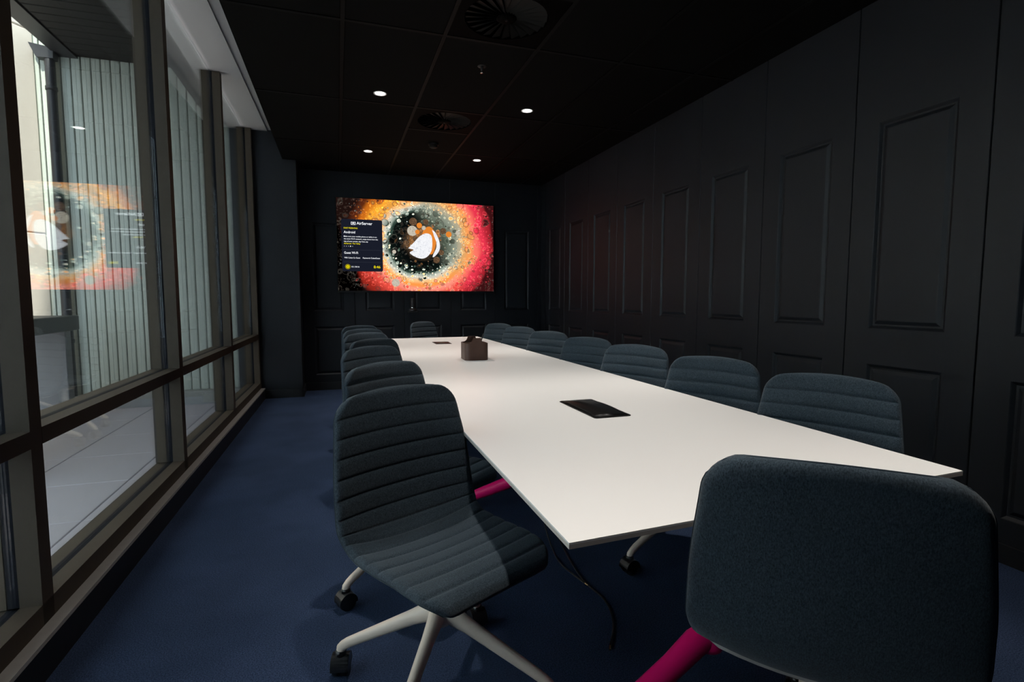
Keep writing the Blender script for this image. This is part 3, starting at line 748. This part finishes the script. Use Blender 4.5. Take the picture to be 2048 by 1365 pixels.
def text(s, u, v, h, m, width=None, align='LEFT', bold=0.0):
    """u,v in 0..1 of the info panel (v from the top) = left baseline; h = capital height as part of the panel height"""
    cu = bpy.data.curves.new('text', 'FONT'); cu.body = s; cu.size = 1.0; cu.offset = bold; cu.align_x = 'LEFT'; cu.resolution_u = 3
    o = bpy.data.objects.new('lettering', cu); COL.objects.link(o)
    bpy.context.view_layer.update()
    dg = bpy.context.evaluated_depsgraph_get(); me = bpy.data.meshes.new_from_object(o.evaluated_get(dg))
    bpy.data.objects.remove(o); bpy.data.curves.remove(cu)
    xs = [v_.co.x for v_ in me.vertices]; w0 = max(xs) - min(xs); x0 = min(xs)
    k = h * PHT / .70; kx = (width * PWD / w0) if width else k
    for v_ in me.vertices:
        x_, y_ = v_.co.x - x0, v_.co.y
        v_.co = (PX0 + u * PWD + x_ * kx, -.0020, PZ1 - v * PHT + y_ * k)
    me.materials.clear(); me.materials.append(MATS[m])
    return link('lettering', me, scr)
text('AirServer', .37, .100, .052, 'ui_white', .385, bold=0.0121)
text('START PRESENTING', .055, .185, .026, 'ui_yellow', .335, bold=0.0110)
text('Android', .055, .272, .046, 'ui_white', .275, bold=0.0077)
text('Make sure your mobile phone or tablet is on', .055, .343, .024, 'ui_white', .80, bold=0.0088)
text('the same Wi-Fi network, swipe down from the', .055, .390, .024, 'ui_white', .83, bold=0.0088)
text('top of your screen, tap Cast, tap', .055, .437, .024, 'ui_white', .585, bold=0.0088)
text('AirServer: The Valley', .055, .480, .026, 'ui_yellow', .395, bold=0.0099)
text('Guest Wi-Fi', .055, .665, .044, 'ui_white', .335, bold=0.0055)
text('Wifi: Cubes Co Guest', .055, .752, .026, 'ui_white', .385, bold=0.0099)
text('Password: CubesGuest', .505, .752, .026, 'ui_white', .425, bold=0.0099)
text('10.1.104.16', .225, .925, .026, 'ui_white', .19, bold=0.0099)
text('8:46', .77, .935, .050, 'ui_yellow', .165, bold=0.0066)
def uipt(u, v): return PX0 + u * PWD, PZ1 - v * PHT
def uidisc(u, v, r, m, y=-.0020, n=20):
    cx_, cz_ = uipt(u, v); MB().add([(cx_ + r * math.cos(2 * math.pi * k / n), y, cz_ + r * math.sin(2 * math.pi * k / n)) for k in range(n)], [tuple(range(n))]).build('ui_mark', m, scr)
for k in range(5): uidisc(.062 + .05 * k, .520, .0065 if k == 3 else .0032, 'ui_white')
for v in (.585, .820):
    a, b = uipt(.03, v); c_, d_ = uipt(.97, v + .003)
    MB().add([(a, -.0019, b), (c_, -.0019, b), (c_, -.0019, d_), (a, -.0019, d_)], [(0, 1, 2, 3)]).build('ui_mark', 'ui_line', scr)
uidisc(.135, .912, .034, 'ui_dim', -.0018); uidisc(.135, .912, .018, 'ui_yellow', -.0021); uidisc(.135, .912, .008, 'ui_dim', -.0024)
# the small screen-and-triangle mark beside the heading
a, b = uipt(.235, .052); c_, d_ = uipt(.345, .108); t_ = .0065
for x0, x1, z0, z1 in ((a, a + t_, d_, b), (c_ - t_, c_, d_, b), (a, c_, d_, d_ + t_), (a, a + .016, b - t_, b), (c_ - .016, c_, b - t_, b)):
    MB().add([(x0, -.0021, z0), (x1, -.0021, z0), (x1, -.0021, z1), (x0, -.0021, z1)], [(0, 1, 2, 3)]).build('ui_mark', 'ui_white', scr)
mx_ = (a + c_) / 2
MB().add([(mx_ - .014, -.0021, d_ + .014), (mx_ + .014, -.0021, d_ + .014), (mx_, -.0021, b + .006)], [(0, 1, 2)]).build('ui_mark', 'ui_white', scr)
tag(tv, 'large wall screen showing an orange and red swirl with an info panel', 'television')

# meeting camera below the screen
mc = empty('meeting_camera', (.955, 7.16, 1.02))
MB().lathe([(0, 0), (.050, 0), (.055, .006), (.055, .020), (.046, .034), (.030, .040), (.0, .040)], 24).build('base', 'black_plastic', mc)
MB().lathe([(.030, .040), (.032, .046), (.034, .165), (.030, .178), (0, .180)], 24).build('body', 'black_matte', mc)
MB().lathe([(.0325, .044), (.0335, .050), (.0325, .056)], 24).build('light_ring', 'chrome', mc)
MB().bevbox(-.06, .06, -.055, .10, -.012, 0, .003).build('wall_shelf', 'black_matte', mc)
tag(mc, 'black upright meeting camera on the wall below the screen', 'camera')

# ------------------------------------------------------------------ ceiling fittings
def downlight(x, y, label):
    d = empty('downlight', (x, y, ZC))
    MB().lathe([(.050, .0), (.052, -.002), (.051, -.004), (.044, -.004), (.041, .001), (.039, .010)], 32).build('trim_ring', 'table_white', d)
    MB().lathe([(0, -.0015), (.030, -.003), (.040, -.001), (.040, .006)], 32).build('lens', 'lamp_glow', d)
    L = bpy.data.lights.new('downlight_beam', 'AREA'); L.shape = 'DISK'; L.size = .07; L.energy = LAMP_POWER; L.color = LAMP_COLOR; L.spread = R(LAMP_SPREAD)
    o = bpy.data.objects.new('downlight_beam', L); COL.objects.link(o); o.parent = d; o.location = (0, 0, -.008)
    tag(d, label, 'downlight', 'recessed ceiling downlights')
rowsY = [(6.18, 'farthest'), (4.44, 'nearer lit'), (2.50, 'overhead'), (.80, 'overhead near')]
for y, w_ in rowsY:
    for x, sd in ((.36, 'window'), (1.60, 'panelled wall')):
        downlight(x, y, 'small round white ceiling downlight, %s one on the %s side' % (w_, sd))
def diffuser(v, label):
    cx_, cy_ = (v[0] + v[1]) / 2, (v[2] + v[3]) / 2; w_ = (v[1] - v[0]) / 2 - bw; d_ = (v[3] - v[2]) / 2 - bw
    root = empty('air_diffuser', (cx_, cy_, ZC)); rad = .245; n = 48
    m = MB(); rim = [(rad * math.cos(2 * math.pi * k / n), rad * math.sin(2 * math.pi * k / n), 0) for k in range(n)]
    sq = []
    for k in range(n):
        a = 2 * math.pi * k / n; c, s = math.cos(a), math.sin(a); q = min(w_ / max(abs(c), 1e-6), d_ / max(abs(s), 1e-6)); sq.append((q * c, q * s, 0))
    inn = [(x * .985, y * .985, .03) for x, y, z in rim]
    m.add(sq + rim + inn, [(i, (i + 1) % n, n + (i + 1) % n, n + i) for i in range(n)] + [(n + i, n + (i + 1) % n, 2 * n + (i + 1) % n, 2 * n + i) for i in range(n)]).build('face_plate', 'vent_black', root)
    MB().lathe([(0, .0285), (rad, .0285)], 32).build('back_plate', 'vent_black', root)
    MB().lathe([(0, -.006), (.045, -.006), (.060, .002), (.060, .02)], 24).build('hub_disc', 'vent_black', root)
    MB().lathe([(0, -.010), (.010, -.010), (.012, -.006)], 12).build('hub_screw', 'vent_grey', root)
    bl = MB().add([(.055, -.008, .014), (rad * .97, -.030, .018), (rad * .97, .022, .001), (.055, .006, .001),
                   (.055, -.008, .016), (rad * .97, -.030, .020), (rad * .97, .022, .003), (.055, .006, .003)],
                  [(0, 1, 2, 3), (4, 7, 6, 5), (0, 4, 5, 1), (1, 5, 6, 2), (2, 6, 7, 3), (3, 7, 4, 0)]).mesh('blade')
    bl.materials.append(MATS['vent_grey'])
    for k in range(24): link('blade', bl, root, None, 2 * math.pi * k / 24)
    tag(root, label, 'vent', 'swirl air diffusers in the ceiling')
diffuser(VENTS[0], 'round black swirl air vent at the top edge, nearer the camera')
diffuser(VENTS[1], 'round black swirl air vent between the lit downlights')
sp_ = empty('sprinkler', (1.002, 3.717, ZC))
MB().lathe([(0, -.002), (.030, -.002), (.034, .004)], 20).build('rose', 'black_matte', sp_)
MB().lathe([(.010, .0), (.010, -.022), (.006, -.024), (.006, -.04)], 12).build('stem', 'black_matte', sp_)
MB().lathe([(0, -.046), (.014, -.046), (.014, -.044), (0, -.044)], 14).build('deflector', 'chrome', sp_)
MB().tube([(0, 0, -.022), (0, 0, -.042)], .0025, 8).build('bulb', 'pink_metal', sp_)
tag(sp_, 'small fire sprinkler head in a black ceiling tile', 'sprinkler')
sd_ = empty('smoke_detector', (1.0, 5.68, ZC))
MB().lathe([(.055, .0), (.055, -.012), (.050, -.016), (.0, -.016)], 28).build('base', 'vent_grey', sd_)
MB().lathe([(.044, -.016), (.042, -.034), (.030, -.042), (0, -.043)], 28).build('sensor_cap', 'vent_grey', sd_)
tag(sd_, 'round dark smoke detector on the ceiling beyond the far vent', 'detector')
